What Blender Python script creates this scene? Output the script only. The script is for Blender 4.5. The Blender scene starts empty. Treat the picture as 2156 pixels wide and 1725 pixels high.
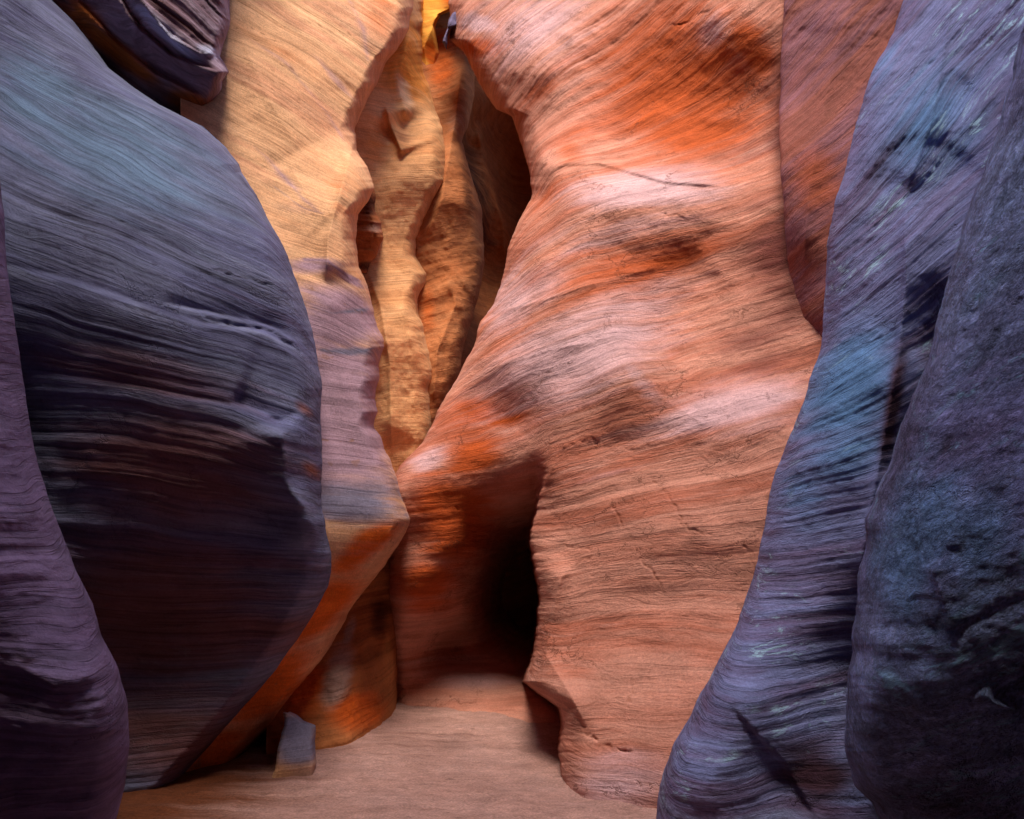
import bpy, math
import numpy as np

# ------------------------------------------------------------------ basics
scene = bpy.context.scene
COL = scene.collection
W2, H2, FPX = 1078.0, 862.5, 1405.0
PITCH = math.radians(11.6)
CAMZ = 1.6
SP, CP = math.sin(PITCH), math.cos(PITCH)


def unproject(px, py, Y):
    """sight line through (px, py), met at the forward distance Y"""
    dx = (px - W2) / FPX
    dy = (H2 - py) / FPX
    k = Y / (CP - dy * SP)
    return np.stack([dx * k, Y + 0 * px, CAMZ + (SP + dy * CP) * k], axis=-1)


# ------------------------------------------------------------------ noise
_rng = np.random.RandomState(7)
_perm = _rng.permutation(512)
_perm = np.concatenate([_perm, _perm, _perm])
_val = _rng.rand(512) * 2 - 1


def vnoise(p):
    i = np.floor(p).astype(np.int64)
    f = p - i
    f = f * f * f * (f * (f * 6 - 15) + 10)
    i &= 511
    out = 0
    for a in (0, 1):
        for b in (0, 1):
            for c in (0, 1):
                h = _perm[_perm[_perm[(i[..., 0] + a) & 511] + ((i[..., 1] + b) & 511)] + ((i[..., 2] + c) & 511)]
                w = (f[..., 0] if a else 1 - f[..., 0]) * (f[..., 1] if b else 1 - f[..., 1]) * (f[..., 2] if c else 1 - f[..., 2])
                out = out + w * _val[h]
    return out


def fbm(p, octv=4, gain=0.5):
    s, a, t = 0, 1.0, 0
    for k in range(octv):
        s = s + a * vnoise(p * (2.03 ** k) + 17.3 * k)
        t += a
        a *= gain
    return s / t


def sstep(x):
    x = np.clip(x, 0, 1)
    return x * x * (3 - 2 * x)


def sc3(P, a, b, c):
    return P * np.array([a, b, c])


class RBF:
    """thin plate surface through control points (x, y, value)"""

    def __init__(self, pts):
        p = np.array(pts, float)
        self.c = p[:, :2] / 1000
        n = len(p)
        K = self.k(np.linalg.norm(self.c[:, None] - self.c[None], axis=2)) + np.eye(n) * 1e-4
        Q = np.c_[np.ones(n), self.c]
        A = np.block([[K, Q], [Q.T, np.zeros((3, 3))]])
        self.w = np.linalg.solve(A, np.r_[p[:, 2], 0, 0, 0])

    @staticmethod
    def k(r):
        return np.where(r > 0, r * r * np.log(r + 1e-9), 0)

    def __call__(self, x, y):
        x = x / 1000
        y = y / 1000
        out = self.w[-3] + self.w[-2] * x + self.w[-1] * y
        for (cx, cy), w in zip(self.c, self.w[:-3]):
            out = out + w * self.k(np.hypot(x - cx, y - cy))
        return out


def poly_dist(x, y, line):
    """distance, signed side (+ = right of the travel direction) and position along a polyline"""
    best = np.full(x.shape, 1e9)
    side = np.zeros(x.shape)
    along = np.zeros(x.shape)
    L = 0.0
    for (x0, y0), (x1, y1) in zip(line[:-1], line[1:]):
        vx, vy = x1 - x0, y1 - y0
        n = math.hypot(vx, vy)
        t = np.clip(((x - x0) * vx + (y - y0) * vy) / (n * n), 0, 1)
        d = np.hypot(x - x0 - t * vx, y - y0 - t * vy)
        s = np.sign(vy * -(x - x0) + vx * (y - y0))
        m = d < best
        best = np.where(m, d, best)
        side = np.where(m, s, side)
        along = np.where(m, L + t * n, along)
        L += n
    return best, side, along / L


# ------------------------------------------------------------------ materials
def rgb(h):
    """sRGB 0-255 -> linear rgba"""
    return tuple(((c / 255) / 12.92 if c / 255 <= 0.04045 else ((c / 255 + 0.055) / 1.055) ** 2.4) for c in h) + (1,)


def rock_mat(name, ramp, zr, zg, zb, band=2.2, fine=22, fine_amt=0.35, bump=0.6, crack=0.5, crack_scale=1.3,
             grain=0.5, pits=0.0, fleck=None, fleck_amt=0.0, rough=0.92, streak=0.10, fleck_scale=7.0, fs=0.045, flake=None, bl=(0.78, 1.2), zs=0.09, specks=0.0):
    m = bpy.data.materials.new(name)
    m.use_nodes = True
    nt = m.node_tree
    N, L = nt.nodes, nt.links
    for n in list(N):
        N.remove(n)

    def new(t, **kw):
        n = N.new(t)
        for k, v in kw.items():
            setattr(n, k, v)
        return n

    def math_(op, a, b=None, clamp=False):
        n = new('ShaderNodeMath', operation=op, use_clamp=clamp)
        for i, v in enumerate((a, b)):
            if v is None:
                continue
            if isinstance(v, (int, float)):
                n.inputs[i].default_value = v
            else:
                L.new(v, n.inputs[i])
        return n.outputs[0]

    def noise(scale3, sc, det, rough_=0.55, dist=0.0):
        mp = new('ShaderNodeMapping')
        mp.inputs['Scale'].default_value = scale3
        L.new(bed, mp.inputs['Vector'])
        n = new('ShaderNodeTexNoise')
        n.inputs['Scale'].default_value = sc
        n.inputs['Detail'].default_value = det
        n.inputs['Roughness'].default_value = rough_
        n.inputs['Distortion'].default_value = dist
        L.new(mp.outputs[0], n.inputs['Vector'])
        return n.outputs['Fac']

    def mapr(v, a, b, c=0.0, d=1.0, smooth=True):
        n = new('ShaderNodeMapRange')
        if smooth:
            n.interpolation_type = 'SMOOTHSTEP'
        L.new(v, n.inputs['Value'])
        for i, x in zip((1, 2, 3, 4), (a, b, c, d)):
            n.inputs[i].default_value = x
        return n.outputs[0]

    def mixc(fac, a, b, mode='MIX'):
        n = new('ShaderNodeMix', data_type='RGBA', blend_type=mode)
        if isinstance(fac, (int, float)):
            n.inputs[0].default_value = fac
        else:
            L.new(fac, n.inputs[0])
        for i, v in ((6, a), (7, b)):
            if isinstance(v, tuple):
                n.inputs[i].default_value = v
            else:
                L.new(v, n.inputs[i])
        return n.outputs[2]

    at = new('ShaderNodeAttribute', attribute_name='bed')
    bed = at.outputs['Vector']
    zt = new('ShaderNodeAttribute', attribute_name='zone')
    sep = new('ShaderNodeSeparateColor')
    L.new(zt.outputs['Color'], sep.inputs[0])
    # strata colours
    n1 = noise((streak, streak, 1.0), band, 9, 0.66, 0.1)
    cr = new('ShaderNodeValToRGB')
    el = cr.color_ramp.elements
    k = len(ramp)
    while len(el) < k:
        el.new(0.5)
    for i, c in enumerate(ramp):
        el[i].position = 0.30 + 0.40 * i / (k - 1)
        el[i].color = rgb(c)
    L.new(n1, cr.inputs[0])
    col = cr.outputs[0]
    # colour zones: minerals, painted light and painted shade, streaky along the bedding
    n3 = noise((zs, zs, 1.0), 5.0, 8, 0.65, 0.3)
    for ch, zc in zip((0, 1, 2), (zr, zg, zb)):
        w = math_('ADD', sep.outputs[ch], math_('MULTIPLY', math_('SUBTRACT', n3, 0.5), -1.0 if ch == 0 else 1.2))
        w = mapr(w, 0.25, 0.85)
        w = math_('MULTIPLY', w, mapr(sep.outputs[ch], 0.02, 0.3))
        col = mixc(w, col, rgb(zc))
    # fine laminae
    n2 = noise((fs, fs, 1.0), fine, 9, 0.65, 0.12)
    nl = mapr(n2, 0.3, 0.7, 1 - fine_amt, 1 + fine_amt * 0.6, False)
    mul = new('ShaderNodeVectorMath', operation='SCALE')
    L.new(col, mul.inputs[0])
    L.new(nl, mul.inputs['Scale'])
    col = mul.outputs[0]
    n5 = noise((fs * 0.5, fs * 0.5, 1.0), fine * 2.3, 3, 0.5, 0.2)
    ln = mapr(n5, 0.44, 0.49)
    mul = new('ShaderNodeVectorMath', operation='SCALE')
    L.new(col, mul.inputs[0])
    L.new(mapr(ln, 0, 1, 1 - 0.7 * fine_amt, 1, False), mul.inputs['Scale'])
    col = mul.outputs[0]
    # blotches and grain
    n4 = noise((1, 1, 1.3), 3.3, 8, 0.7, 0.3)
    ng = noise((1, 1, 1), 60, 2, 0.8)
    v = math_('ADD', mapr(n4, 0.3, 0.7, bl[0], bl[1], False), mapr(ng, 0.3, 0.7, -0.17 * grain, 0.17 * grain, False))
    mul = new('ShaderNodeVectorMath', operation='SCALE')
    L.new(col, mul.inputs[0])
    L.new(v, mul.inputs['Scale'])
    col = mul.outputs[0]
    if specks:
        n6 = noise((0.45, 0.45, 1.0), 17, 2, 0.5, 0.4)
        n7 = noise((0.4, 0.4, 1.0), 2.2, 3, 0.6)
        w6 = math_('MULTIPLY', mapr(n6, 0.64, 0.70), mapr(n7, 0.45, 0.6))
        col = mixc(math_('MULTIPLY', w6, specks, True), col, tuple(x * 0.45 for x in rgb(ramp[0])[:3]) + (1,))
    # cracks: irregular, broken lines
    mp = new('ShaderNodeMapping')
    mp.inputs['Scale'].default_value = (0.8, 0.8, 1.5)
    L.new(bed, mp.inputs['Vector'])
    wn = new('ShaderNodeTexNoise')
    wn.inputs['Scale'].default_value = 2.3
    wn.inputs['Detail'].default_value = 6
    wn.inputs['Roughness'].default_value = 0.7
    L.new(bed, wn.inputs['Vector'])
    wv = new('ShaderNodeVectorMath', operation='MULTIPLY_ADD')
    L.new(wn.outputs['Color'], wv.inputs[0])
    wv.inputs[1].default_value = (0.9, 0.9, 0.9)
    L.new(mp.outputs[0], wv.inputs[2])
    vo = new('ShaderNodeTexVoronoi', feature='DISTANCE_TO_EDGE')
    vo.inputs['Scale'].default_value = crack_scale
    L.new(wv.outputs[0], vo.inputs['Vector'])
    msk = mapr(noise((0.6, 0.6, 1), 1.9, 4, 0.6), 0.50, 0.62)
    cl = math_('MULTIPLY', mapr(vo.outputs['Distance'], 0.0, 0.022, 1, 0), msk)
    col = mixc(math_('MULTIPLY', cl, min(1, crack * 0.75)), col, tuple(x * 0.3 for x in rgb(ramp[0])[:3]) + (1,))
    if fleck:
        f1 = noise((0.5, 0.5, 1.6), fleck_scale, 8, 0.8, 0.6)
        f2 = noise((0.7, 0.7, 1), 1.3, 4, 0.6)
        fw = math_('MULTIPLY', mapr(f1, 0.54, 0.62), mapr(f2, 0.45, 0.56))
        col = mixc(math_('MULTIPLY', fw, fleck_amt, True), col, rgb(fleck))
    # relief
    b = math_('MULTIPLY', n2, 0.010)
    b = math_('ADD', b, math_('MULTIPLY', n1, 0.022))
    b = math_('ADD', b, math_('MULTIPLY', noise((0.8, 0.8, 1.4), 9, 8, 0.72, 0.5), 0.035 * (0.6 + pits)))
    fl = noise((0.45, 0.45, 1.7), 4.2, 5, 0.6, 0.9)          # overlapping flakes with sharp lips
    fl = math_('SUBTRACT', math_('FRACT', math_('MULTIPLY', fl, 9.0)), 0.0)
    b = math_('ADD', b, math_('MULTIPLY', mapr(fl, 0.0, 0.85), 0.006 * (crack + 0.2 if flake is None else flake)))
    b = math_('ADD', b, math_('MULTIPLY', ln, 0.005))
    b = math_('ADD', b, math_('MULTIPLY', cl, -0.03 * crack))
    b = math_('ADD', b, math_('MULTIPLY', ng, 0.0035 * grain))
    if pits:
        pn = noise((0.8, 0.8, 1.2), 21, 6, 0.75, 0.4)
        b = math_('ADD', b, math_('MULTIPLY', mapr(pn, 0.35, 0.6), 0.03 * pits))
    bp = new('ShaderNodeBump')
    bp.inputs['Strength'].default_value = bump
    bp.inputs['Distance'].default_value = 1.0
    L.new(b, bp.inputs['Height'])
    bs = new('ShaderNodeBsdfPrincipled')
    bs.inputs['Roughness'].default_value = rough
    bs.inputs['Specular IOR Level'].default_value = 0.25
    L.new(col, bs.inputs['Base Color'])
    L.new(bp.outputs[0], bs.inputs['Normal'])
    out = new('ShaderNodeOutputMaterial')
    L.new(bs.outputs[0], out.inputs[0])
    return m


# ------------------------------------------------------------------ rock builder
def mesh_from_grid(name, P, bed, zone, mat, wrap=True, caps=True, smooth=True, origin=None):
    """P: (rows, cols, 3); columns wrap into a closed tube, rows are capped"""
    R, C, _ = P.shape
    org = np.array(origin if origin is not None else [P[..., 0].mean(), P[..., 1].mean(), 0.0])
    V = (P - org).reshape(-1, 3)
    r = np.arange(R - 1)[:, None]
    cN = C if wrap else C - 1
    c = np.arange(cN)[None]
    c1 = (c + 1) % C
    F = np.stack(np.broadcast_arrays(r * C + c, (r + 1) * C + c, (r + 1) * C + c1, r * C + c1), -1).reshape(-1, 4)
    nv, nf = len(V), len(F)
    me = bpy.data.meshes.new(name)
    loops = F.reshape(-1)
    starts = np.arange(nf) * 4
    tot = np.full(nf, 4)
    if caps:
        top = np.arange(C)
        bot = (R - 1) * C + np.arange(C)[::-1]
        loops = np.r_[loops, top, bot]
        starts = np.r_[starts, nf * 4, nf * 4 + C]
        tot = np.r_[tot, C, C]
        nf += 2
    me.vertices.add(nv)
    me.vertices.foreach_set('co', V.astype(np.float32).ravel())
    me.loops.add(len(loops))
    me.loops.foreach_set('vertex_index', loops.astype(np.int32))
    me.polygons.add(nf)
    me.polygons.foreach_set('loop_start', starts.astype(np.int32))
    me.polygons.foreach_set('loop_total', tot.astype(np.int32))
    me.polygons.foreach_set('use_smooth', np.ones(nf, bool))
    me.update(calc_edges=True)
    a = me.attributes.new('bed', 'FLOAT_VECTOR', 'POINT')
    a.data.foreach_set('vector', bed.reshape(-1, 3).astype(np.float32).ravel())
    z4 = np.concatenate([zone.reshape(-1, 3), np.ones((nv, 1))], 1)
    a = me.attributes.new('zone', 'FLOAT_COLOR', 'POINT')
    a.data.foreach_set('color', z4.astype(np.float32).ravel())
    me.materials.append(mat)
    me.validate()
    o = bpy.data.objects.new(name, me)
    COL.objects.link(o)
    o.location = org
    return o


def edge_fn(pts):
    p = sorted(pts)
    ys = np.array([q[0] for q in p], float)
    xs = np.array([q[1] for q in p], float)
    return lambda y: np.interp(y, ys, xs)


def rock(name, label, cat, mat, xl, xr, y0, y1, depth, roll_l=None, roll_r=None, thick=2.0, step=3.0,
         k_bed=((0, 0), (10, 0)), x0=0.0, creases=(), steps=(), blobs=(), amp=(0.10, 0.05, 0.02), strata_f=5.0, veins=(), grooves=(),
         st_h=0.35, seed=0.0, jag=2.0, depth_fn=None, group=None, kind=None):
    """roll = (pixels over which the face turns away, metres it falls back)"""
    inner = np.arange(max(y0, -40), min(y1, 1765), step)
    ys = np.r_[np.arange(y0, -40, 12.0) if y0 < -40 else [], inner, np.arange(1765, y1, 20.0) if y1 > 1765 else [], y1]
    ys = np.unique(ys)
    fl, fr = edge_fn(xl), edge_fn(xr)
    L_, R_ = fl(ys), fr(ys)
    jl = jag * (1.3 * fbm(np.stack([ys / 46 + seed, ys * 0 + 3.1, ys * 0], -1), 5, 0.52))
    jr = jag * (1.3 * fbm(np.stack([ys / 46 + seed, ys * 0 + 9.7, ys * 0], -1), 5, 0.52))
    L_ = L_ + (jl if roll_l else 0)
    R_ = R_ + (jr if roll_r else 0)
    width = np.percentile(np.clip(R_, -100, 2256) - np.clip(L_, -100, 2256), 90)
    nx = int(max(24, width / step + 20))
    u = np.linspace(0, 1, nx)
    if roll_l or roll_r:            # gather columns at rolled edges
        if roll_l and roll_r:
            u = u - 0.35 * np.sin(2 * np.pi * u) / (2 * np.pi)
        elif roll_r:
            u = u + 0.25 * u * (1 - u)
        else:
            u = u - 0.25 * u * (1 - u)
    X = L_[:, None] + (R_ - L_)[:, None] * u[None]
    Yp = ys[:, None] + 0 * X
    D = depth_fn(X, Yp) if depth_fn else RBF(depth)(X, Yp)
    for line, a, wl, wr in creases:
        d, s, al = poly_dist(X, Yp, line)
        w = np.where(s > 0, wr, wl)
        fade = sstep(al / 0.15) * sstep((1 - al) / 0.15)
        D = D - a * np.exp(-d / w) * fade
    if grooves:
        q = np.stack([X / 22, Yp / 22, X * 0 + seed], -1)
        gx, gy = X + 16 * fbm(q, 5, 0.65), Yp + 16 * fbm(q + 31, 4, 0.6)
        for line, a, w in grooves:
            d, s, al = poly_dist(gx, gy, line)
            D = D + 0.34 * a * np.exp(-(d / (0.75 * w)) ** 2) * (0.6 + 0.8 * vnoise(q * 1.7)) * sstep(al / 0.1) * sstep((1 - al) / 0.1)
    for line, a, w, reach in steps:
        d, s, al = poly_dist(X, Yp, line)
        fade = sstep(al / 0.2) * sstep((1 - al) / 0.2)
        D = D + a * np.where(s < 0, sstep(d / w) * np.exp(-d / reach), 0) * fade
    P = unproject(X, Yp, D)
    kb = np.array(k_bed, float)

    def bedof(P):
        k = np.interp(P[..., 2], kb[:, 0], kb[:, 1])
        s = P[..., 2] + k * (P[..., 0] - x0)
        s = s + 0.10 * fbm(P * 0.9 + seed, 3)
        return np.stack([P[..., 0] + seed, P[..., 1], s], -1)
    B = bedof(P)
    a0, a1, a2 = amp
    D = D + a0 * fbm(P * 0.8 + seed, 4)
    st = fbm(sc3(B, 0.12, 0.12, strata_f) + seed, 4, 0.6)
    D = D + a1 * (st + 0.6 * np.abs(st))
    D = D + st_h * a1 * fbm(sc3(B, 0.22, 0.22, strata_f * 4.3) + seed, 3, 0.6)
    D = D + a2 * fbm(P * 6 + seed, 4, 0.6) * (1 + fbm(P * 1.1 + 5 + seed, 2))
    for roll, dist in ((roll_l, X - L_[:, None]), (roll_r, R_[:, None] - X)):
        if roll:
            t = 1 - np.clip(dist / roll[0], 0, 1)
            D = D + roll[1] * (1 - np.sqrt(np.clip(1 - t * t, 0, 1)))
    P = unproject(X, Yp, D)
    zone = np.zeros(P.shape)
    for bx, by, rx, ry, ang, ch, am in blobs:
        ca, sa = math.cos(math.radians(ang)), math.sin(math.radians(ang))
        ex, ey = X - bx, -(Yp - by)
        e = ((ex * ca + ey * sa) / rx) ** 2 + ((-ex * sa + ey * ca) / ry) ** 2
        zone[..., ch] = np.maximum(zone[..., ch], am * np.exp(-e))
    for line, ch, am, w in veins:
        d, s, al = poly_dist(X, Yp, line)
        zone[..., ch] = np.maximum(zone[..., ch], am * np.exp(-d / w) * sstep(al / 0.15) * sstep((1 - al) / 0.15))
    # thickness: both flanks run back, a coarse rear face closes the mass
    nb = 30
    tb = np.linspace(0, 1, nb + 2)[1:-1]
    ext = thick * (1 + 0.25 * fbm(np.stack([ys / 90 + seed, ys * 0, ys * 0 + 2], -1), 3))
    nsd = 10
    cols = [P]
    zc = [zone]
    for j in range(1, nsd + 1):
        t = j / nsd
        Yj = D[:, -1] + ext * t
        Xj = R_ - (R_ - L_) * 0.04 * t if roll_r else R_
        Q = unproject(Xj, ys, Yj)
        Q[..., 1] += 0.10 * fbm(Q * 1.7 + seed, 3)
        cols.append(Q[:, None])
        zc.append(zone[:, -1:])
    endR, endL = ext + D[:, -1], ext + D[:, 0]
    lx = L_ + (R_ - L_) * (0.04 if roll_l else 0)
    rx = R_ - (R_ - L_) * (0.04 if roll_r else 0)
    for t in tb:
        uc = np.clip(np.searchsorted(u, 1 - t), 0, nx - 1)
        h = max(2, nx // 12)
        deep = D[:, max(0, uc - h):uc + h + 1].max(1)
        Yr = np.maximum(endR + (endL - endR) * t, deep + 0.5)
        Q = unproject(rx + (lx - rx) * t, ys, Yr)
        cols.append(Q[:, None])
        zc.append(zone[:, :1])
    for j in range(nsd, 0, -1):
        t = j / nsd
        Yj = D[:, 0] + ext * t
        Xj = L_ + (R_ - L_) * 0.04 * t if roll_l else L_
        Q = unproject(Xj, ys, Yj)
        Q[..., 1] += 0.10 * fbm(Q * 1.7 + seed, 3)
        cols.append(Q[:, None])
        zc.append(zone[:, :1])
    PP = np.concatenate(cols, 1)
    ZZ = np.concatenate(zc, 1)
    o = mesh_from_grid(name, PP, bedof(PP), ZZ, mat, origin=(float(P[..., 0].mean()), float(P[..., 1].mean()), 0.0))
    o['label'] = label
    o['category'] = cat
    o['kind'] = 'thing'
    if group:
        o['group'] = group
    return o


def structure(o):
    o['kind'] = 'structure'
    return o


# ------------------------------------------------------------------ palettes; blue skylight is painted into the side-wall tones
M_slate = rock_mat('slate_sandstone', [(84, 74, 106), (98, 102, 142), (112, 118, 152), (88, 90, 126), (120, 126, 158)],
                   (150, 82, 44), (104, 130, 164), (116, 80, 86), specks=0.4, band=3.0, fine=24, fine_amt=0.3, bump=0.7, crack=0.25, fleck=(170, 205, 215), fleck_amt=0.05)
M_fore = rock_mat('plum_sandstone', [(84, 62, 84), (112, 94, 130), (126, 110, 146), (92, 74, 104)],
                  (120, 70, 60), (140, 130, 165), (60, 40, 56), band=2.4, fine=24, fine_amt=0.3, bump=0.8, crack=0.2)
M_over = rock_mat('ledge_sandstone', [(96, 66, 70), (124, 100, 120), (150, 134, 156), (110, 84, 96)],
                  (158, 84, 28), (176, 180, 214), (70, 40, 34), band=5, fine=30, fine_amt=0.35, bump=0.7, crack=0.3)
M_cream = rock_mat('cream_sandstone', [(200, 142, 100), (212, 162, 124), (218, 172, 134), (204, 150, 118), (216, 174, 142)],
                   (212, 104, 34), (160, 132, 150), (116, 112, 136), band=1.8, fine=12, fine_amt=0.12, bump=0.4, crack=0.12, grain=1.0, fs=0.035, specks=0.6)
M_tan = rock_mat('tan_sandstone', [(196, 134, 88), (216, 160, 112), (222, 172, 126), (204, 144, 98)],
                 (222, 140, 60), (214, 178, 150), (130, 80, 62), band=1.6, fine=14, fine_amt=0.16, bump=0.5, crack=0.15, grain=0.8)
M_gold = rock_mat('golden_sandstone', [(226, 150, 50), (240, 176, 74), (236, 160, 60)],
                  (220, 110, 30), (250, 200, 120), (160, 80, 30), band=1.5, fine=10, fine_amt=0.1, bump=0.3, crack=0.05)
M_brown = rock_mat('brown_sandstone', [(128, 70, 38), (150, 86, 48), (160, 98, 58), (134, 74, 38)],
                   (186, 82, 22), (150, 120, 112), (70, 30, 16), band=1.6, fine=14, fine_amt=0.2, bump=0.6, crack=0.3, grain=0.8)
M_rust = rock_mat('rust_sandstone', [(150, 86, 48), (174, 108, 66), (186, 124, 82), (158, 90, 50)],
                  (196, 96, 34), (190, 150, 130), (84, 40, 22), band=1.6, fine=12, fine_amt=0.16, bump=0.6, crack=0.4, grain=0.9, specks=0.4, fs=0.25)
M_orange = rock_mat('orange_sandstone', [(170, 102, 80), (188, 124, 106), (198, 142, 126), (178, 108, 88), (204, 154, 142)],
                    (176, 80, 34), (200, 164, 172), (112, 58, 54), band=2.2, fine=11, fine_amt=0.16, bump=0.55, fs=0.07, flake=1.1, bl=(0.8, 1.16), crack=0.75, crack_scale=1.5, grain=0.9, streak=0.09)
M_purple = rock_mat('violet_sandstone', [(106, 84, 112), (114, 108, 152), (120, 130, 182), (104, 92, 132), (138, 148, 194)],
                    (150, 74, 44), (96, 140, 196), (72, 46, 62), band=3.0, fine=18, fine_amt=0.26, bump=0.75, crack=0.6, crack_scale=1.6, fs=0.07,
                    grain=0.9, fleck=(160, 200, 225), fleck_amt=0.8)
M_mid = rock_mat('russet_sandstone', [(128, 74, 68), (144, 86, 76), (132, 88, 100), (150, 90, 72)],
                 (160, 80, 50), (120, 104, 140), (80, 44, 44), band=3.0, fine=12, fine_amt=0.15, bump=0.6, fs=0.2, crack=0.4, grain=0.9)
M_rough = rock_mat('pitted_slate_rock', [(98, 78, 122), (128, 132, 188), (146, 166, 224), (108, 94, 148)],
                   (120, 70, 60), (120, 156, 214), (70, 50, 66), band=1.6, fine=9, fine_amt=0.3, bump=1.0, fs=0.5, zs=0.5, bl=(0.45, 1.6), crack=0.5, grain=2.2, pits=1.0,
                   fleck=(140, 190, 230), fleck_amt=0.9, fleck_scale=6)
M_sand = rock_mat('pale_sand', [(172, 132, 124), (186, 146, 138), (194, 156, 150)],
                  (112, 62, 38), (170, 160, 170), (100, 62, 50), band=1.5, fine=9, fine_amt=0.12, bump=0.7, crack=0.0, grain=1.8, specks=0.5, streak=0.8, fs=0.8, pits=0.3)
M_lilac = rock_mat('lilac_rock', [(84, 78, 112), (110, 104, 140)], (200, 120, 60), (200, 190, 220), (90, 70, 90),
                   band=3, fine=14, fine_amt=0.15, bump=0.5, crack=0.1)

# ------------------------------------------------------------------ rocks, nearest first
rock('boulder', 'smooth plum-purple rock bulging in at the lower left corner, nearest on the left', 'boulder', M_fore,
     [(-500, -900), (3000, -900)],
     [(-500, -420), (100, -70), (300, -8), (450, 8), (560, 14), (700, 35), (880, 60), (980, 80), (1100, 120), (1200, 160), (1270, 195),
      (1340, 215), (1410, 250), (1480, 268), (1560, 272), (1650, 264), (1725, 244), (1900, 200), (3000, 100)],
     -500, 2900,
     [(0, 100, 3.2), (0, 500, 2.9), (60, 900, 2.85), (120, 1200, 2.8), (0, 1150, 2.55), (250, 1450, 2.75), (120, 1450, 2.55), (0, 1450, 2.62),
      (250, 1600, 2.8), (100, 1650, 2.75), (0, 1700, 2.8), (-500, 500, 1.6), (-500, 1500, 1.6), (100, 2300, 2.7), (-600, 2300, 1.5), (-600, 0, 1.7)],
     roll_r=(70, 0.35), thick=0.9, k_bed=((0, -0.3), (1, 0.0), (2, 0.25), (4, 0.6)), x0=-1.4, amp=(0.12, 0.035, 0.02), seed=3, jag=2)

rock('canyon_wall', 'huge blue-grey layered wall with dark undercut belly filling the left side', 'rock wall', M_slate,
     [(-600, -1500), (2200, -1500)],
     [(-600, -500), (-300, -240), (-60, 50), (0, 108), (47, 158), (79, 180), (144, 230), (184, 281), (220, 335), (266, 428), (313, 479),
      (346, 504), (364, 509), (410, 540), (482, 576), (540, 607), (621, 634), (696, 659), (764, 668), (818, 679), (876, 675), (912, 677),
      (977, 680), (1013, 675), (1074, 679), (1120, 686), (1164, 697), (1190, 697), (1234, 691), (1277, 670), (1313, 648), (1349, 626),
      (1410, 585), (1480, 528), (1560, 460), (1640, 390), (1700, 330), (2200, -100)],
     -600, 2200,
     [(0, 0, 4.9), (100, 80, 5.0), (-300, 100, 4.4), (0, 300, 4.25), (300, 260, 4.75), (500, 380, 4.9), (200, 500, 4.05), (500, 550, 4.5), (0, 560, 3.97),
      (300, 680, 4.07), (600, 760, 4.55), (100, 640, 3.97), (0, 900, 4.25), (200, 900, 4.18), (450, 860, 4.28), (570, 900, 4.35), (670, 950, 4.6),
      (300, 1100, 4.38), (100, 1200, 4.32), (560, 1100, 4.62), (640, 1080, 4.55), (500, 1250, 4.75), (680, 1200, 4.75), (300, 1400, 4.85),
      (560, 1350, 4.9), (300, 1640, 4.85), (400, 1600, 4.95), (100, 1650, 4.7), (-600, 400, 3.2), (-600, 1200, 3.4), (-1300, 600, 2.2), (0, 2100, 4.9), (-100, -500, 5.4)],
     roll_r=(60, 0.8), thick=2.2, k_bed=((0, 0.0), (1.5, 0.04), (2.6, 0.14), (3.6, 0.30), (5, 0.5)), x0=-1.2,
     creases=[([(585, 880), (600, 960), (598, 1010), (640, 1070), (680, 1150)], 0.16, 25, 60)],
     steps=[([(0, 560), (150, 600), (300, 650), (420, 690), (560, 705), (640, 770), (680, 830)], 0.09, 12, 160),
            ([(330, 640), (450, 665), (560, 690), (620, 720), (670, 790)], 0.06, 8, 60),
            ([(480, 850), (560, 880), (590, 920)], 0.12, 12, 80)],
     blobs=[(250, 330, 330, 170, -25, 1, 0.7), (80, 200, 160, 120, -35, 1, 0.7), (330, 1000, 300, 180, -5, 2, 0.9), (300, 790, 320, 70, -15, 2, 0.7),  # blue blobs paint the skylit top, plum blobs the shade of the undercut
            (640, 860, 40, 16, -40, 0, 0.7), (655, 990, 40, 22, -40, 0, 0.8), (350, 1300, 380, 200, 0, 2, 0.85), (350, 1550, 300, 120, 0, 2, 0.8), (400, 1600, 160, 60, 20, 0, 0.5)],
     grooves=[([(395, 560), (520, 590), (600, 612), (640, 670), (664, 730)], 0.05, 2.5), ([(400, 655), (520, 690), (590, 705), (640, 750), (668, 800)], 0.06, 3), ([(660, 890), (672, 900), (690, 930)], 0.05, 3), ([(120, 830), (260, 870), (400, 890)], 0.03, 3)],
     amp=(0.08, 0.019, 0.009), strata_f=9, seed=11, jag=3)

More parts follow.
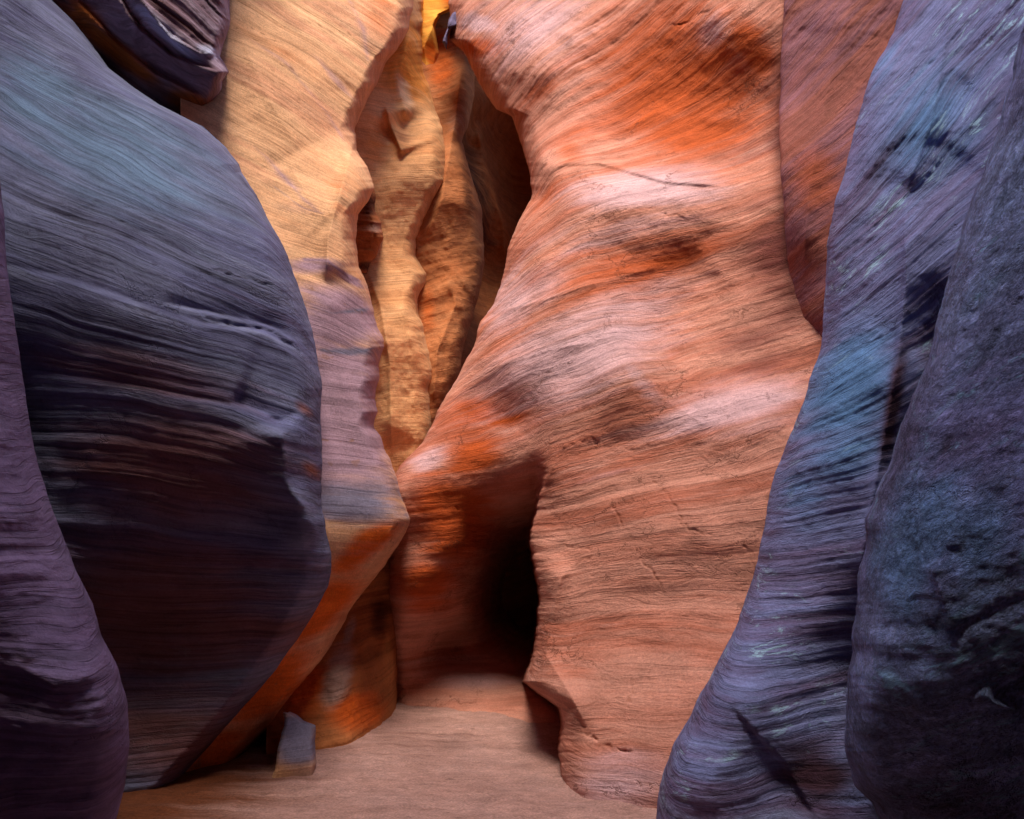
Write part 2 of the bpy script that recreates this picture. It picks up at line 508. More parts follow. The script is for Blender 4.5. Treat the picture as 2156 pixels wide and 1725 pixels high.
rock('overhang', 'dark banded overhanging ledge with a blue-lit lip in the upper left corner', 'rock ledge', M_over,
     [(-600, -500), (420, -500)],
     [(-600, 530), (-100, 500), (0, 486), (22, 484), (54, 482), (88, 474), (100, 470), (119, 465), (135, 472), (151, 482), (160, 476), (169, 467), (187, 466), (223, 450), (266, 428),
      (420, 330)],
     -600, 420,
     [(486, -100, 5.6), (480, 20, 5.6), (300, -50, 5.45), (330, 40, 5.4), (400, 90, 5.4), (460, 110, 5.5), (470, 150, 5.45), (350, 110, 5.6), (240, 20, 5.65),
      (420, 190, 5.75), (300, 130, 5.9), (200, 40, 6.0), (430, 240, 6.2), (250, 140, 6.35), (130, 20, 6.4), (100, 200, 6.6), (200, -400, 5.4), (-300, 0, 5.8)],
     roll_r=(26, 0.5), thick=2.0, k_bed=((0, 0.55), (10, 0.75)), x0=-2,
     creases=[([(270, -60), (310, 20), (360, 80), (420, 112), (470, 118)], 0.16, 14, 40)],
     steps=[([(230, -30), (290, 60), (360, 120), (470, 160)], 0.14, 8, 60), ([(140, -20), (240, 90), (330, 160), (445, 215)], 0.2, 10, 80)],
     blobs=[(340, 60, 120, 16, -42, 1, 0.9), (440, 108, 40, 16, -15, 1, 0.8), (250, 110, 200, 26, -40, 0, 0.95), (400, 215, 90, 36, -25, 0, 0.95), (180, 30, 90, 26, -45, 0, 0.8)],  # pale blue blobs paint a skylight highlight along the lip
     amp=(0.06, 0.05, 0.012), strata_f=8, seed=21, jag=5)

D_edge = [(-600, 930), (-100, 880), (0, 872), (30, 868), (61, 863), (126, 818), (180, 787), (223, 767), (274, 744), (300, 748), (317, 751), (353, 776), (396, 787),
          (420, 775), (450, 755), (504, 748), (562, 757), (574, 762), (610, 776), (660, 785), (690, 795), (707, 804), (732, 805), (768, 795), (804, 798), (840, 793),
          (865, 798), (901, 787), (916, 798), (995, 830), (1034, 841), (1074, 859), (1092, 865), (1114, 857), (1150, 842), (1190, 812), (1240, 770), (1275, 745),
          (1330, 718), (1380, 688), (1440, 640), (1500, 592), (1580, 530), (1660, 455), (1725, 390), (2000, 200)]
rock('cream_wall', 'tall cream and lilac banded wall beside the blue-grey wall, its foot cut away in orange', 'rock wall', M_cream,
     [(-600, 200), (0, 380), (300, 380), (700, 560), (1150, 560), (1400, 420), (2000, 0)], D_edge, -150, 2000,
     [(500, -300, 7.0), (800, -300, 7.4), (500, 0, 6.4), (650, 0, 6.6), (860, 0, 7.1), (500, 250, 6.1), (650, 200, 6.4), (740, 270, 6.7), (600, 400, 6.1), (690, 400, 6.2),
      (700, 640, 5.9), (640, 640, 5.8), (780, 640, 6.3), (660, 800, 5.75), (790, 800, 6.1), (700, 1000, 5.65), (840, 1020, 6.0), (700, 1130, 5.55), (860, 1090, 5.9),
      (700, 1250, 5.75), (780, 1200, 5.95), (640, 1350, 5.6), (700, 1340, 5.95), (560, 1450, 5.5), (500, 1550, 5.4), (400, 1650, 5.3), (300, 1500, 5.0), (300, 2000, 5.2)],
     roll_r=(36, 0.7), thick=1.6, k_bed=((0, 0.0), (2.6, 0.03), (3.6, 0.25), (6, 0.5)), x0=-1.5,
     steps=[([(735, 250), (744, 278), (751, 317), (749, 346), (713, 414), (716, 436), (690, 490), (686, 560)][::-1], -0.0, 5, 60)],
     creases=[([(760, 240), (745, 300), (713, 414), (690, 500), (686, 600)], 0.16, 160, 14), ([(600, 330), (650, 420), (700, 470)], 0.05, 50, 50),
              ([(500, 60), (560, 200), (640, 330)], 0.05, 60, 60)],
     blobs=[(720, 430, 40, 110, 15, 0, 0.45), (700, 680, 140, 90, 0, 1, 1.0), (700, 880, 190, 260, 0, 1, 1.0), (720, 1060, 170, 60, 0, 2, 0.9), (660, 560, 90, 22, 0, 1, 0.8),
            (740, 590, 50, 12, -30, 1, 0.9), (740, 740, 70, 12, 0, 2, 0.8), (770, 1150, 110, 34, 38, 0, 1.0), (670, 1290, 130, 50, 45, 0, 1.0), (560, 1450, 160, 70, 48, 0, 1.0),  # orange blobs paint warm bounce light onto the undercut foot
            (450, 1600, 140, 70, 48, 0, 0.9), (600, 120, 90, 50, 10, 0, 0.3), (800, 20, 60, 120, 0, 0, 0.45), (620, 440, 90, 24, -10, 1, 0.4), (700, 160, 100, 12, -50, 1, 0.5)],
     veins=[([(480, 50), (600, 130), (690, 240), (745, 330)], 1, 0.5, 12), ([(725, -20), (765, 60), (778, 150)], 1, 0.5, 16), ([(440, 230), (560, 330), (640, 420), (700, 470)], 1, 0.55, 12), ([(560, 380), (640, 440), (700, 455)], 2, 0.5, 5), ([(620, 545), (690, 550), (730, 580), (775, 600)], 1, 1.0, 7), ([(640, 640), (700, 660), (790, 650)], 2, 0.7, 6), ([(660, 735), (740, 745), (800, 730)], 2, 0.9, 6)],
     amp=(0.07, 0.014, 0.006), strata_f=4, seed=31, jag=6)

rock('boulder', 'brown and blue-grey rock foot standing in the gap below the orange undercut', 'boulder', M_brown,
     [(1000, 560), (2000, 560)],
     [(1000, 838), (1200, 838), (1300, 835), (1480, 836), (1540, 842), (1600, 800), (2000, 740)], 1000, 1900,
     [(700, 1100, 6.8), (830, 1100, 7.2), (700, 1300, 6.6), (760, 1350, 6.7), (830, 1300, 7.3), (720, 1420, 6.2), (680, 1470, 6.1), (800, 1420, 6.8), (830, 1480, 7.1),
      (740, 1560, 5.95), (690, 1600, 5.8), (600, 1500, 6.0), (600, 1640, 5.6), (780, 1580, 6.3), (700, 1900, 5.7)],
     roll_r=(24, 0.3), thick=1.0, k_bed=((0, -0.1), (3, -0.4)), x0=-1.5,
     blobs=[(712, 1420, 34, 90, -15, 1, 1.0), (735, 1330, 14, 50, -15, 1, 0.9), (760, 1500, 80, 60, 0, 0, 0.9), (800, 1300, 30, 60, 0, 2, 0.8), (630, 1440, 60, 80, 0, 0, 1.0)],  # pale streaks paint the lit side, orange blobs the bounce light
     amp=(0.16, 0.04, 0.03), seed=41, jag=3)

rock('rock_slab', 'small grey-lilac slab standing on the sand at the foot of the orange undercut', 'rock slab', M_cream,
     [(1500, 596), (1514, 599), (1530, 596), (1600, 578), (1700, 560)], [(1500, 604), (1508, 622), (1522, 640), (1530, 664), (1600, 663), (1645, 658), (1700, 655)], 1501, 1700,
     [(600, 1500, 5.25), (660, 1500, 5.3), (600, 1700, 5.15), (660, 1700, 5.2), (630, 1600, 5.1)],
     roll_l=(8, 0.05), roll_r=(9, 0.08), thick=0.4, step=2, blobs=[(630, 1560, 80, 90, 0, 2, 1.0), (620, 1665, 60, 20, 0, 0, 0.6)], amp=(0.03, 0.004, 0.008), seed=43, jag=6)

rock('rock_pillar', 'warm tan rock pillar with a scooped hollow, behind the cream wall', 'rock pillar', M_tan,
     [(-600, 560), (2000, 560)],
     [(-600, 900), (-100, 880), (0, 890), (43, 888), (72, 884), (144, 892), (202, 910), (252, 931), (306, 938), (378, 949), (425, 920), (468, 895), (504, 881), (540, 881),
      (576, 902), (624, 884), (660, 886), (703, 897), (779, 915), (822, 908), (887, 911), (960, 905), (2000, 905)], -130, 1900,
     [(700, -300, 9.0), (880, -300, 9.3), (800, 50, 8.4), (880, 100, 8.6), (800, 250, 8.0), (850, 270, 8.45), (930, 300, 8.4), (880, 330, 8.1), (820, 420, 7.9), (940, 380, 8.5),
      (800, 600, 7.9), (880, 540, 8.3), (850, 700, 7.8), (910, 780, 8.2), (830, 900, 7.8), (900, 900, 8.1), (850, 1200, 8.1), (850, 1700, 8.1), (600, 500, 7.8), (600, 1500, 8.0)],
     roll_r=(34, 0.8), thick=1.6, k_bed=((0, -0.1), (6, -0.5)), x0=-1,
     creases=[([(812, 220), (820, 260), (838, 300), (850, 330)], 0.22, 50, 7), ([(770, 560), (800, 640), (820, 760), (825, 960)], 0.12, 60, 12),
              ([(870, 60), (835, 170), (850, 220), (860, 260)], 0.18, 16, 40)],
     blobs=[(850, 120, 80, 130, 20, 0, 0.9), (850, 190, 20, 60, 20, 1, 0.8), (850, 280, 30, 36, 0, 2, 0.6), (860, 750, 80, 200, 0, 1, 0.25), (790, 300, 40, 60, 0, 0, 0.5)],
     amp=(0.18, 0.02, 0.02), strata_f=2, seed=51, jag=6)

rock('rock_ledge', 'brown broken ledge stub jutting between the cream wall and the tan pillar', 'rock ledge', M_brown,
     [(385, 770), (450, 740), (600, 740)], [(385, 787), (440, 791), (468, 808), (500, 808), (540, 795), (556, 778), (600, 770)], 390, 575,
     [(760, 400, 7.3), (800, 480, 7.25), (800, 520, 7.3), (750, 500, 7.2), (780, 560, 7.5), (750, 575, 7.5)],
     roll_r=(18, 0.3), thick=0.8, step=2, blobs=[(780, 430, 30, 40, 0, 2, 0.7), (780, 560, 30, 12, 0, 2, 1.0), (790, 480, 25, 20, 0, 1, 0.7)],  # lowest dark blob is a painted shadow under the stub
     amp=(0.15, 0.08, 0.03), strata_f=6, seed=55, jag=6)

rock('rock_slab', 'rust-brown leaning slab deep in the slot between tan pillar and orange wall', 'rock slab', M_rust,
     [(60, 880), (2000, 860)], [(60, 1000), (110, 1005), (200, 1000), (260, 985), (300, 972), (360, 990), (440, 1014), (520, 1022), (600, 1012), (700, 985), (800, 960), (900, 930), (1100, 930), (1500, 930)], 60, 1500,
     [(900, 60, 9.9), (1000, 60, 10.1), (900, 200, 9.3), (990, 200, 9.7), (905, 330, 8.9), (960, 300, 9.3), (895, 450, 8.7), (960, 430, 8.9), (1010, 450, 9.4), (890, 600, 8.7), (950, 620, 8.8), (1000, 620, 9.2),
      (900, 780, 8.6), (960, 780, 8.9), (900, 1000, 8.7), (920, 1400, 8.8)],
     roll_r=(30, 0.6), thick=0.5, k_bed=((0, -0.3), (10, -0.8)), x0=0,
     creases=[([(975, 120), (960, 240), (945, 330), (930, 420), (885, 520)], 0.14, 30, 12), ([(930, 560), (960, 640), (920, 740), (912, 860)], 0.1, 30, 12)],
     blobs=[(930, 130, 40, 90, 0, 0, 0.9), (985, 400, 16, 120, 8, 2, 0.6), (900, 650, 26, 60, 0, 0, 0.7), (960, 250, 30, 40, 0, 1, 0.5)],
     amp=(0.18, 0.03, 0.03), strata_f=3, seed=66, jag=5)

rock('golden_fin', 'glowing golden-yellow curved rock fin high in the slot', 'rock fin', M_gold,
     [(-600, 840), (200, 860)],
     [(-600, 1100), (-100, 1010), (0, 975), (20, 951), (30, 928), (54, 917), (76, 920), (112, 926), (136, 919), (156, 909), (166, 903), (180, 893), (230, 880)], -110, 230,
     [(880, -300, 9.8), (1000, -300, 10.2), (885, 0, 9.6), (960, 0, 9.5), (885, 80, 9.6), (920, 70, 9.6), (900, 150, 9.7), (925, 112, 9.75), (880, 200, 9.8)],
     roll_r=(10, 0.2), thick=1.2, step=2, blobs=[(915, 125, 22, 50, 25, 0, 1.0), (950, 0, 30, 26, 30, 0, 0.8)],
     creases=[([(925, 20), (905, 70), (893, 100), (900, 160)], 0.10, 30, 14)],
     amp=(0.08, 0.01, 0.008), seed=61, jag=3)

rock('chockstone', 'small lilac-blue stone wedged at the top of the dark slot', 'stone', M_lilac,
     [(-30, 958), (18, 962), (30, 950), (48, 942), (60, 941), (75, 936), (88, 932), (99, 938), (104, 941)],
     [(-30, 985), (18, 975), (40, 974), (53, 964), (58, 946), (75, 943), (90, 944), (99, 942), (104, 943)], -30, 103,
     [(960, 0, 8.7), (960, 50, 8.6), (940, 90, 8.6), (980, 20, 8.8)], roll_l=(6, 0.12), roll_r=(6, 0.12), thick=0.5, step=2, amp=(0.08, 0.02, 0.01), seed=63, jag=2)

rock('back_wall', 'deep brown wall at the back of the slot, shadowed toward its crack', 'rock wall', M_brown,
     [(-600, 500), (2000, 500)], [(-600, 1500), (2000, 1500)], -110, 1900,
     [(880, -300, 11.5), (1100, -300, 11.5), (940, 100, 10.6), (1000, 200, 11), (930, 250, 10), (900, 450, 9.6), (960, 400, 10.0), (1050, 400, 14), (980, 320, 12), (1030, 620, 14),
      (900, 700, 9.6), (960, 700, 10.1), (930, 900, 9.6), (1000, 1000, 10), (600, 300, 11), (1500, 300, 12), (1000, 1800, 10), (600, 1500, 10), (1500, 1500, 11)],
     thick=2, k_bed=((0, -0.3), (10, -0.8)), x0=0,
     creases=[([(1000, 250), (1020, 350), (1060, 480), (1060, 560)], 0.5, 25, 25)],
     blobs=[(940, 130, 40, 90, 0, 0, 0.8), (1000, 420, 40, 170, 12, 2, 0.8), (930, 300, 40, 80, 0, 0, 0.5), (900, 850, 40, 60, 0, 1, 0.4)],  # dark blob paints shade into the colour along the crack
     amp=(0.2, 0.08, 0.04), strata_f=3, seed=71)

# the great orange wall on the right of the slot, with the cave scooped under it
wall_rbf = RBF([
    (940, -300, 9.2), (1300, -300, 8.3), (1700, -300, 7.6), (945, 20, 8.6), (960, 70, 8.5), (1060, 90, 7.9), (1010, 160, 8.3), (1150, 40, 7.7), (1300, 60, 7.35), (1450, 90, 6.95), (1500, -40, 6.8),
    (1600, 60, 6.6), (1720, 200, 6.45), (1080, 250, 8.0), (1140, 150, 7.5), (1110, 340, 7.6), (1118, 400, 7.3), (1200, 260, 7.3), (1300, 220, 7.3), (1450, 270, 7.0), (1560, 300, 6.8),
    (1160, 360, 6.95), (1200, 345, 6.85), (1300, 350, 6.85), (1300, 400, 6.42), (1420, 420, 6.36), (1540, 400, 6.38), (1650, 420, 6.2), (1200, 440, 6.5), (1100, 480, 7.1),
    (1065, 560, 7.2), (1150, 560, 6.5), (1300, 520, 6.35), (1450, 540, 6.45), (1600, 560, 6.2), (1020, 680, 7.1), (1120, 680, 6.4), (1250, 640, 6.15), (1280, 680, 6.05),
    (1400, 680, 6.35), (1550, 700, 6.1), (960, 800, 7.1), (1060, 790, 6.5), (1200, 790, 5.92), (1350, 790, 5.72), (1430, 860, 5.72), (1500, 790, 6.05), (1600, 780, 5.9), (1500, 880, 5.55),
    (1620, 880, 5.4), (1700, 850, 5.6), (900, 920, 6.9), (840, 990, 6.75), (1000, 900, 6.72), (1080, 880, 6.48), (1160, 890, 5.98), (1300, 930, 5.75), (1500, 980, 5.45), (1150, 1000, 5.9), (1160, 1100, 5.85),
    (1300, 1100, 5.5), (1450, 1080, 5.25), (1600, 1050, 5.2), (1180, 1250, 5.6), (1300, 1300, 5.3), (1450, 1250, 5.15), (1550, 1250, 5.1), (1150, 1380, 5.55), (1250, 1420, 5.15),
    (1400, 1420, 4.95), (1500, 1450, 4.8), (1180, 1460, 5.2), (1200, 1560, 5.0), (1300, 1580, 4.85), (1420, 1600, 4.65), (1190, 1680, 4.85), (1300, 1720, 4.7), (1500, 1700, 4.5),
    (1300, 2100, 4.6), (1800, 1000, 5.2), (1800, 1700, 4.4), (900, 1200, 6.0), (900, 1600, 5.6), (1850, 400, 5.9)])
cave_rbf = RBF([
    (820, 980, 6.75), (880, 930, 6.85), (950, 850, 6.9), (1050, 850, 6.7), (1150, 850, 6.2), (900, 1000, 6.75), (1000, 930, 6.78), (1060, 960, 6.8), (1135, 950, 6.5), (950, 1060, 6.8), (1000, 1060, 6.95), (1090, 1060, 7.6),
    (880, 1150, 6.85), (1000, 1150, 7.3), (1100, 1150, 10.5), (900, 1290, 7.2), (1000, 1280, 8.2), (1100, 1280, 11.5), (850, 1430, 7.6), (950, 1430, 7.75), (1080, 1430, 7.8), (950, 1360, 8.3), (1080, 1360, 8.9), (1150, 1500, 6.9),
    (900, 1550, 7.3), (1100, 1600, 6.7), (1000, 1900, 7), (1400, 1200, 8.5), (1400, 1600, 7), (1600, 900, 7), (1000, 400, 7), (1500, 400, 7), (700, 1200, 7.2)])
cave_edge = edge_fn([(800, 1180), (900, 1160), (960, 1148), (1027, 1137), (1092, 1122), (1146, 1112), (1158, 1116), (1212, 1126), (1259, 1134), (1313, 1129), (1356, 1127), (1392, 1116),
                     (1435, 1104), (1464, 1140), (1490, 1178), (1518, 1184), (1572, 1172), (1626, 1176), (1680, 1187), (1800, 1200), (2200, 1200)])


def big_depth(X, Y):
    ex = cave_edge(Y) + 5 * fbm(np.stack([Y / 14, Y * 0 + 1.3, Y * 0], -1), 4, 0.6)
    w = np.interp(Y, [800, 900, 1000, 1060], [200, 110, 30, 9])
    t = np.clip((X - ex) / w + 0.5, 0, 1)
    near = sstep(t)
    cave = (1 - near) * sstep((Y - 880) / 260)
    front = wall_rbf(X, Y)
    # the face turns away before it reaches the cave mouth
    d = np.clip((X - ex) / 60, 0, 1)
    back = np.maximum(cave_rbf(X, Y), front)
    front = front + 0.35 * (1 - np.sqrt(1 - (1 - d) ** 2)) * sstep((Y - 980) / 60) * np.clip((X - ex) / w + 1, 0, 1)
    return front * (1 - cave) + back * cave


rock('orange_wall', 'great striated orange wall right of the slot with a cave under it', 'rock wall', M_orange,
     [(-600, 930), (0, 947), (36, 944), (83, 950), (108, 978), (144, 992), (180, 1014), (230, 1046), (245, 1078), (306, 1100), (346, 1110), (403, 1118), (421, 1115), (479, 1086),
      (522, 1068), (576, 1061), (606, 1054), (642, 1036), (678, 1012), (700, 1006), (721, 1001), (745, 990), (768, 974), (815, 953), (865, 920), (898, 906), (934, 888), (984, 836),
      (998, 831), (1030, 815), (2100, 815)],
     [(-600, 1950), (2100, 1950)], -170, 2000, None, depth_fn=big_depth, roll_l=(44, 0.55), thick=0.8, step=2.5,
     k_bed=((0, -0.02), (1.2, -0.06), (2.0, -0.17), (3.2, -0.30), (4.4, -0.24), (5.4, -0.28), (8, -0.6)), x0=1.0,
     creases=[([(1225, 630), (1262, 664), (1300, 700), (1322, 752), (1362, 790), (1392, 838), (1440, 866), (1500, 905)], 0.09, 80, 60), ([(1030, 660), (1120, 640), (1240, 600), (1400, 560)], 0.05, 30, 14), ([(960, 820), (1050, 770), (1150, 740), (1260, 715)], 0.03, 20, 12),
              ([(1215, 1180), (1180, 1220), (1165, 1300), (1150, 1380), (1200, 1460), (1240, 1540)], 0.10, 18, 50),
              ([(1100, 330), (1180, 350), (1260, 345), (1400, 370)], 0.05, 40, 30)],
     grooves=[([(1270, 1030), (1310, 1100), (1350, 1170), (1385, 1215), (1388, 1260)], 0.05, 2.5), ([(955, 1060), (1000, 1085), (1045, 1090)], 0.06, 2.5), ([(1160, 948), (1240, 930), (1320, 955), (1390, 940)], 0.04, 2.5),
              ([(1140, 1480), (1200, 1490), (1260, 1570), (1340, 1590)], 0.07, 4), ([(1370, 1000), (1420, 1060), (1450, 1120), (1500, 1130)], 0.04, 2.5), ([(1320, 1400), (1330, 1460), (1310, 1530)], 0.04, 3),
              ([(1480, 890), (1560, 870), (1620, 850)], 0.03, 2.5), ([(1440, 880), (1480, 860), (1530, 850)], 0.04, 3), ([(1180, 1150), (1240, 1160), (1245, 1180), (1180, 1200)], 0.04, 3),
              ([(1370, 660), (1430, 700), (1460, 760)], 0.04, 3), ([(1290, 430), (1360, 440), (1450, 470)], 0.03, 2.5), ([(1560, 1140), (1590, 1190), (1600, 1220)], 0.05, 3), ([(1400, 60), (1450, 50), (1500, 20)], 0.04, 2.5)],
     steps=[([(1140, 380), (1190, 352), (1260, 350), (1400, 390), (1550, 400)], -0.06, 10, 30)],
     blobs=[(1030, 870, 90, 34, -10, 0, 1.0), (1000, 960, 90, 60, 35, 0, 0.95), (960, 1100, 110, 120, 0, 0, 1.0), (900, 1230, 80, 80, 0, 0, 0.9),
            (990, 1420, 170, 50, 3, 1, 0.55), (1450, 270, 200, 80, 0, 0, 0.9), (1440, 170, 260, 220, 0, 0, 0.9), (1230, 280, 110, 60, 20, 0, 0.5), (1150, 420, 120, 60, 40, 0, 0.5), (1330, 560, 330, 110, 12, 0, 0.62), (1220, 740, 300, 120, 25, 1, 0.82), (1080, 640, 70, 110, -40, 1, 0.75), (1300, 480, 280, 50, 15, 1, 0.5), (1180, 120, 170, 140, 40, 1, 0.3), (1580, 320, 110, 90, 0, 2, 0.4), (1400, 560, 200, 60, 18, 0, 0.7), (1420, 60, 150, 110, 30, 0, 0.7), (1640, 560, 110, 200, 0, 2, 0.75), (1650, 200, 70, 300, 0, 2, 0.6), (1600, 740, 130, 100, 10, 2, 0.6), (1080, 720, 110, 160, 30, 0, 0.5), (1250, 600, 150, 60, 20, 0, 0.5), (1400, 700, 120, 60, 10, 0, 0.45),  # mauve blobs at the right side paint shade into the wall colour
            (1580, 100, 60, 110, 30, 0, 0.9), (1200, 320, 50, 50, 60, 0, 0.6), (1370, 400, 210, 48, 3, 1, 1.0), (1130, 620, 70, 110, -60, 1, 0.6), (1140, 760, 160, 60, 25, 1, 0.6),
            (1330, 780, 30, 150, 40, 1, 0.6), (1530, 860, 200, 60, 15, 1, 1.0), (900, 970, 60, 34, 40, 1, 0.7),  (1010, 50, 60, 26, -10, 1, 0.9),
            (1010, 100, 60, 24, 0, 0, 0.9), (1140, 190, 60, 26, 30, 0, 0.6), (1250, 1000, 160, 30, 10, 1, 0.3), (1400, 1350, 160, 40, 6, 0, 0.25), (1300, 1250, 120, 160, 0, 1, 0.25),
            (1300, 1650, 160, 80, 5, 1, 0.75), (1210, 1540, 40, 90, 0, 2, 0.45), (1120, 260, 26, 60, 20, 2, 0.4), (1500, 60, 40, 60, -30, 1, 0.5), (1120, 60, 170, 110, 20, 1, 0.65), (1000, 880, 120, 60, 20, 0, 0.7), (930, 1060, 90, 90, 0, 0, 0.9), (1290, 700, 40, 90, 40, 1, 0.7)],
     amp=(0.12, 0.022, 0.010), strata_f=2.6, seed=81, jag=5)

rock('russet_wall', 'narrow russet-purple wall strip between the orange wall and the blue-violet wall', 'rock wall', M_mid,
     [(-600, 1690), (0, 1652), (72, 1646), (180, 1643), (280, 1640), (360, 1644), (450, 1650), (540, 1656), (640, 1668), (760, 1688), (900, 1720)], [(-600, 2100), (900, 2100)], -600, 900,
     [(1650, -300, 6.6), (1650, 0, 6.4), (1650, 200, 6.3), (1620, 350, 6.1), (1600, 450, 6.15), (1640, 640, 6.25), (1720, 800, 6.1), (1800, 0, 5.9), (1780, 300, 5.7), (1760, 500, 5.6),
      (1760, 650, 5.6), (2000, 300, 5.5), (2000, 800, 5.5), (1800, -400, 6.2)],
     roll_l=(40, 0.1), thick=1.2, k_bed=((0, -0.3), (3, -0.5), (7, -0.9)), x0=2,
     creases=[([(1800, -30), (1740, 200), (1700, 420), (1690, 600)], 0.1, 50, 50)],
     blobs=[(1720, 380, 80, 110, 20, 0, 0.7), (1690, 600, 60, 160, 0, 0, 0.4), (1680, 100, 40, 120, -10, 0, 0.35), (1740, 100, 70, 90, 0, 1, 0.4), (1680, 600, 60, 100, 0, 1, 0.4)],
     amp=(0.10, 0.02, 0.015), strata_f=4, seed=91, jag=3)

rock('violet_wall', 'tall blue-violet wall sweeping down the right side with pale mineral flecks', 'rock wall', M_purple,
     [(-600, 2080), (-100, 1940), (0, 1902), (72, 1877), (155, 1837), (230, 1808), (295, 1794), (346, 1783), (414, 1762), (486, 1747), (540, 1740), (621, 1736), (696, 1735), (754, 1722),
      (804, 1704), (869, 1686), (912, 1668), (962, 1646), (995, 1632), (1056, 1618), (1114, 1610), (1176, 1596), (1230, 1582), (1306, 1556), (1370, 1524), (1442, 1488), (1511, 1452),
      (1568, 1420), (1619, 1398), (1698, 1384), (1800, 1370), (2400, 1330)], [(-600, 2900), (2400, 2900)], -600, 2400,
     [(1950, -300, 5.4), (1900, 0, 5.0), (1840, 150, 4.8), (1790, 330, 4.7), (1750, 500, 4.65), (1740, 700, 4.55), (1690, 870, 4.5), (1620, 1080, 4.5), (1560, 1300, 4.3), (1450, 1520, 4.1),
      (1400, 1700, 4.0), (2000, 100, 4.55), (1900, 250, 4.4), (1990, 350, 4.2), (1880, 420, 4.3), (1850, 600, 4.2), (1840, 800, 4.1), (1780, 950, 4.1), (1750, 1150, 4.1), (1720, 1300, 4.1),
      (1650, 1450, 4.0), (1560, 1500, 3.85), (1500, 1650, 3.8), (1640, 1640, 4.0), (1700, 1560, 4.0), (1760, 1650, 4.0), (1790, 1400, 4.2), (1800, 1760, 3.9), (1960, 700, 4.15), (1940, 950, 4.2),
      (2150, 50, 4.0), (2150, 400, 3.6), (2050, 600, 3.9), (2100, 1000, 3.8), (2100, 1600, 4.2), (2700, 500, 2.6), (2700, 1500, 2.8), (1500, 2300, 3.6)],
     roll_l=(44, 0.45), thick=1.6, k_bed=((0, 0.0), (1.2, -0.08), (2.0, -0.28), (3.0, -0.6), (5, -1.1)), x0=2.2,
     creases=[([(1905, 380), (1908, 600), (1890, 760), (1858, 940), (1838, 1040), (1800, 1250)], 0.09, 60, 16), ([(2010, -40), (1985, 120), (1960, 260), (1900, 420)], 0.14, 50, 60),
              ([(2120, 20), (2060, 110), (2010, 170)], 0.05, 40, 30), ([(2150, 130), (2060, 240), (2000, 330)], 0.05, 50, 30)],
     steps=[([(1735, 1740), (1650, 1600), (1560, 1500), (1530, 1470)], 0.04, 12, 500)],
     blobs=[(1960, 260, 130, 220, -30, 1, 0.6), (1790, 850, 130, 260, -12, 1, 0.75), (1700, 1050, 90, 90, 0, 1, 0.6), (1860, 150, 30, 120, -25, 1, 0.55), (2080, 120, 60, 60, 0, 1, 0.35),  # blue blobs paint skylight into the wall colour
            (1880, 860, 26, 160, -10, 2, 0.9), (1720, 1640, 110, 90, -50, 2, 0.9), (1700, 1230, 90, 50, 10, 2, 0.4), (1800, 560, 60, 60, 30, 0, 0.25), (1640, 1480, 120, 50, 0, 0, 0.12), (1960, 750, 40, 120, 0, 2, 0.5)],  # dark blobs paint shade in the crevice and on the lower turned-away face
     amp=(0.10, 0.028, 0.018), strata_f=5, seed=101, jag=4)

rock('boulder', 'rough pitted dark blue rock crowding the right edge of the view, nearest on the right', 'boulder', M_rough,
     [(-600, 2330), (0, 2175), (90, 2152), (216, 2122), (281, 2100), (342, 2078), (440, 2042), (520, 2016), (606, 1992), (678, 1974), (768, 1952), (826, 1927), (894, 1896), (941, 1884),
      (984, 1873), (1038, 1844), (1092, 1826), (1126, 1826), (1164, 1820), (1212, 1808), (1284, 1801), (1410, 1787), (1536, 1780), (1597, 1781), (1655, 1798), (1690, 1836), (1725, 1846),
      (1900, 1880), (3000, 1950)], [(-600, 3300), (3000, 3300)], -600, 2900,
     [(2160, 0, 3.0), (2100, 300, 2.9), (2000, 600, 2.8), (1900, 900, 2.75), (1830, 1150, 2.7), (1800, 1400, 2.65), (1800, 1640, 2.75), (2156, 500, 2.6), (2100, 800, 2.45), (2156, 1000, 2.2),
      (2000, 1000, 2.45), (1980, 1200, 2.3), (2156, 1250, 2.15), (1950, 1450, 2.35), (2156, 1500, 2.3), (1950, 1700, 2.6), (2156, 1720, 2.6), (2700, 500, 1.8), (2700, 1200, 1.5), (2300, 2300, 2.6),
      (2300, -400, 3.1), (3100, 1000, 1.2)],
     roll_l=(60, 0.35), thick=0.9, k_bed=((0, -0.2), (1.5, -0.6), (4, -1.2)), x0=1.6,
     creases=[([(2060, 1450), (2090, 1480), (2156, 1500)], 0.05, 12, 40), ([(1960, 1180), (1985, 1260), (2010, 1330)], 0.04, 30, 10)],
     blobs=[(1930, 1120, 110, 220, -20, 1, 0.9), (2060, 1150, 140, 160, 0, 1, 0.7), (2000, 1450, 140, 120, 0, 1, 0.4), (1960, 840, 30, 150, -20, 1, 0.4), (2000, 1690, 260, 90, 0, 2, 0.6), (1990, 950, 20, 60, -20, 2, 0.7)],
     amp=(0.08, 0.02, 0.03), strata_f=4, seed=111, jag=5)


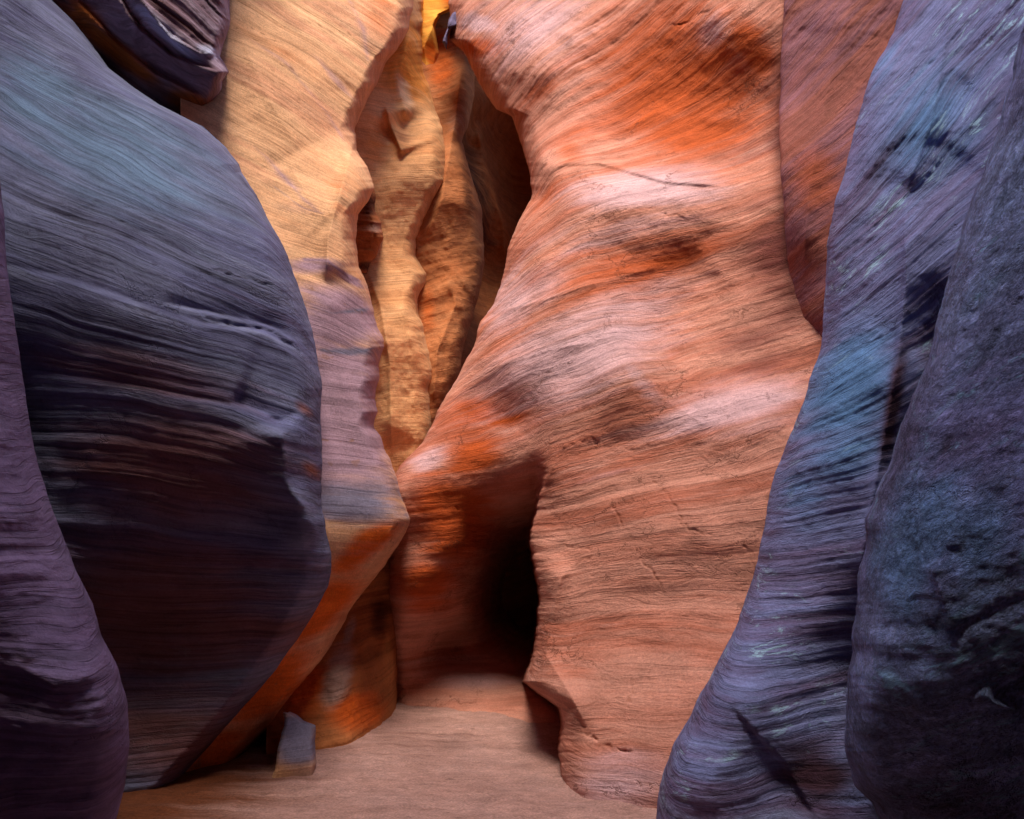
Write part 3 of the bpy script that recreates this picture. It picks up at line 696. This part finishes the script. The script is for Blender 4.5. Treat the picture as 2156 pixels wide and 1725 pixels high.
# ------------------------------------------------------------------ ground and the rim of the canyon
def sand():
    xs = np.arange(-9, 9, 0.045)
    ys = np.arange(-6, 13, 0.045)
    X, Y = np.meshgrid(xs, ys)
    P = np.stack([X, Y, 0 * X], -1)
    Z = 0.05 * fbm(P * 0.7, 3) + 0.016 * fbm(P * 4, 4) + 0.012 * fbm(P * 13, 3) + 0.006 * fbm(sc3(P, 3, 14, 1), 3)
    P[..., 2] = Z
    zone = np.zeros(P.shape)
    zone[..., 0] = 1.0 * np.exp(-((X + 2.6) / 1.3) ** 2 - ((Y - 5.0) / 1.6) ** 2)  # brown left side: shade painted into the sand colour
    zone[..., 2] = 0.5 * np.exp(-((X + 0.7) / 0.8) ** 2 - ((Y - 6.0) / 0.5) ** 2)
    bed = np.stack([X, Z, Y * 1.6], -1)
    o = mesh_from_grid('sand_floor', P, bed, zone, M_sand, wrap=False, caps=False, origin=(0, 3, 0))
    return structure(o)


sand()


def terrain():
    """unseen plateau round the slot: rear rim shaped to block sun, open above the passage"""
    g = 0.25
    xs = np.arange(-26, 26.01, g)
    ys = np.arange(-24, 34.01, g)
    X, Y = np.meshgrid(xs, ys)
    P = np.stack([X, Y, 0 * X], -1)
    wob = 0.6 * fbm(P * 0.3, 3)
    halfw = np.interp(Y, [-3, 0, 5, 12, 16], [2.2, 3.4, 6.0, 6.0, 3.0])
    d = np.minimum(halfw - np.abs(X - 0.0), np.minimum(Y + RIM_B, 14.5 - Y)) + wob * 0.4   # >0 inside the passage
    H = np.interp(Y, [-RIM_B, 2, 6], [RIM_H, RIM_H - 1, SIDE_H])
    Z = np.where(d > 0, 0, 1) * 0.0
    t = sstep((-d + 0.1) / 1.0)
    Z = -0.4 + t * (H + 0.8 * fbm(P * 0.35 + 9, 4))
    P[..., 2] = Z
    P[..., 0] += 0.3 * fbm(np.stack([X * 0.5, Y * 0.5, Z * 1.2], -1), 3)
    bed = P.copy()
    o = mesh_from_grid('terrain', P, bed, np.zeros(P.shape), M_brown, wrap=False, caps=False, origin=(0, 0, 0))
    return structure(o)


RIM_B, RIM_H, SIDE_H = 2.3, 18.6, 9.5  # rear rim height and distance set to keep sun off the near walls
terrain()

# ------------------------------------------------------------------ light
SUN_EL, SUN_AZ = 64.0, 1.0     # azimuth: degrees left of straight behind the camera
w = bpy.data.worlds.new('World')
scene.world = w
w.use_nodes = True
nt = w.node_tree
bg = nt.nodes['Background']
sky = nt.nodes.new('ShaderNodeTexSky')
sky.sky_type = 'NISHITA'
sky.sun_disc = False
sky.sun_elevation = math.radians(SUN_EL)
el, az = math.radians(SUN_EL), math.radians(SUN_AZ)
to_sun = np.array([-math.sin(az) * math.cos(el), -math.cos(az) * math.cos(el), math.sin(el)])
sky.sun_rotation = math.atan2(to_sun[0], to_sun[1])
nt.links.new(sky.outputs[0], bg.inputs[0])
bg.inputs[1].default_value = 0.15
sl = bpy.data.lights.new('sun', 'SUN')
sl.energy = 2.6
sl.angle = math.radians(30)
sl.color = (1.0, 0.84, 0.66)
so = bpy.data.objects.new('sun', sl)
COL.objects.link(so)
from mathutils import Vector
so.rotation_euler = Vector(to_sun.tolist()).to_track_quat('Z', 'Y').to_euler()
so.location = (-4, -6, 20)

cam = bpy.data.cameras.new('camera')
cam.sensor_width = 36
cam.lens = FPX / 2156 * 36
cam.clip_end = 500
cam.clip_start = 0.05
co = bpy.data.objects.new('camera', cam)
COL.objects.link(co)
co.location = (0, 0, CAMZ)
co.rotation_euler = (math.radians(90) + PITCH, 0, 0)
scene.camera = co
scene.view_settings.view_transform = 'Standard'
scene.view_settings.look = 'None'
scene.view_settings.gamma = 1
scene.view_settings.exposure = 1.55
scene.cycles.max_bounces = 5
scene.cycles.diffuse_bounces = 5
scene.cycles.use_denoising = True
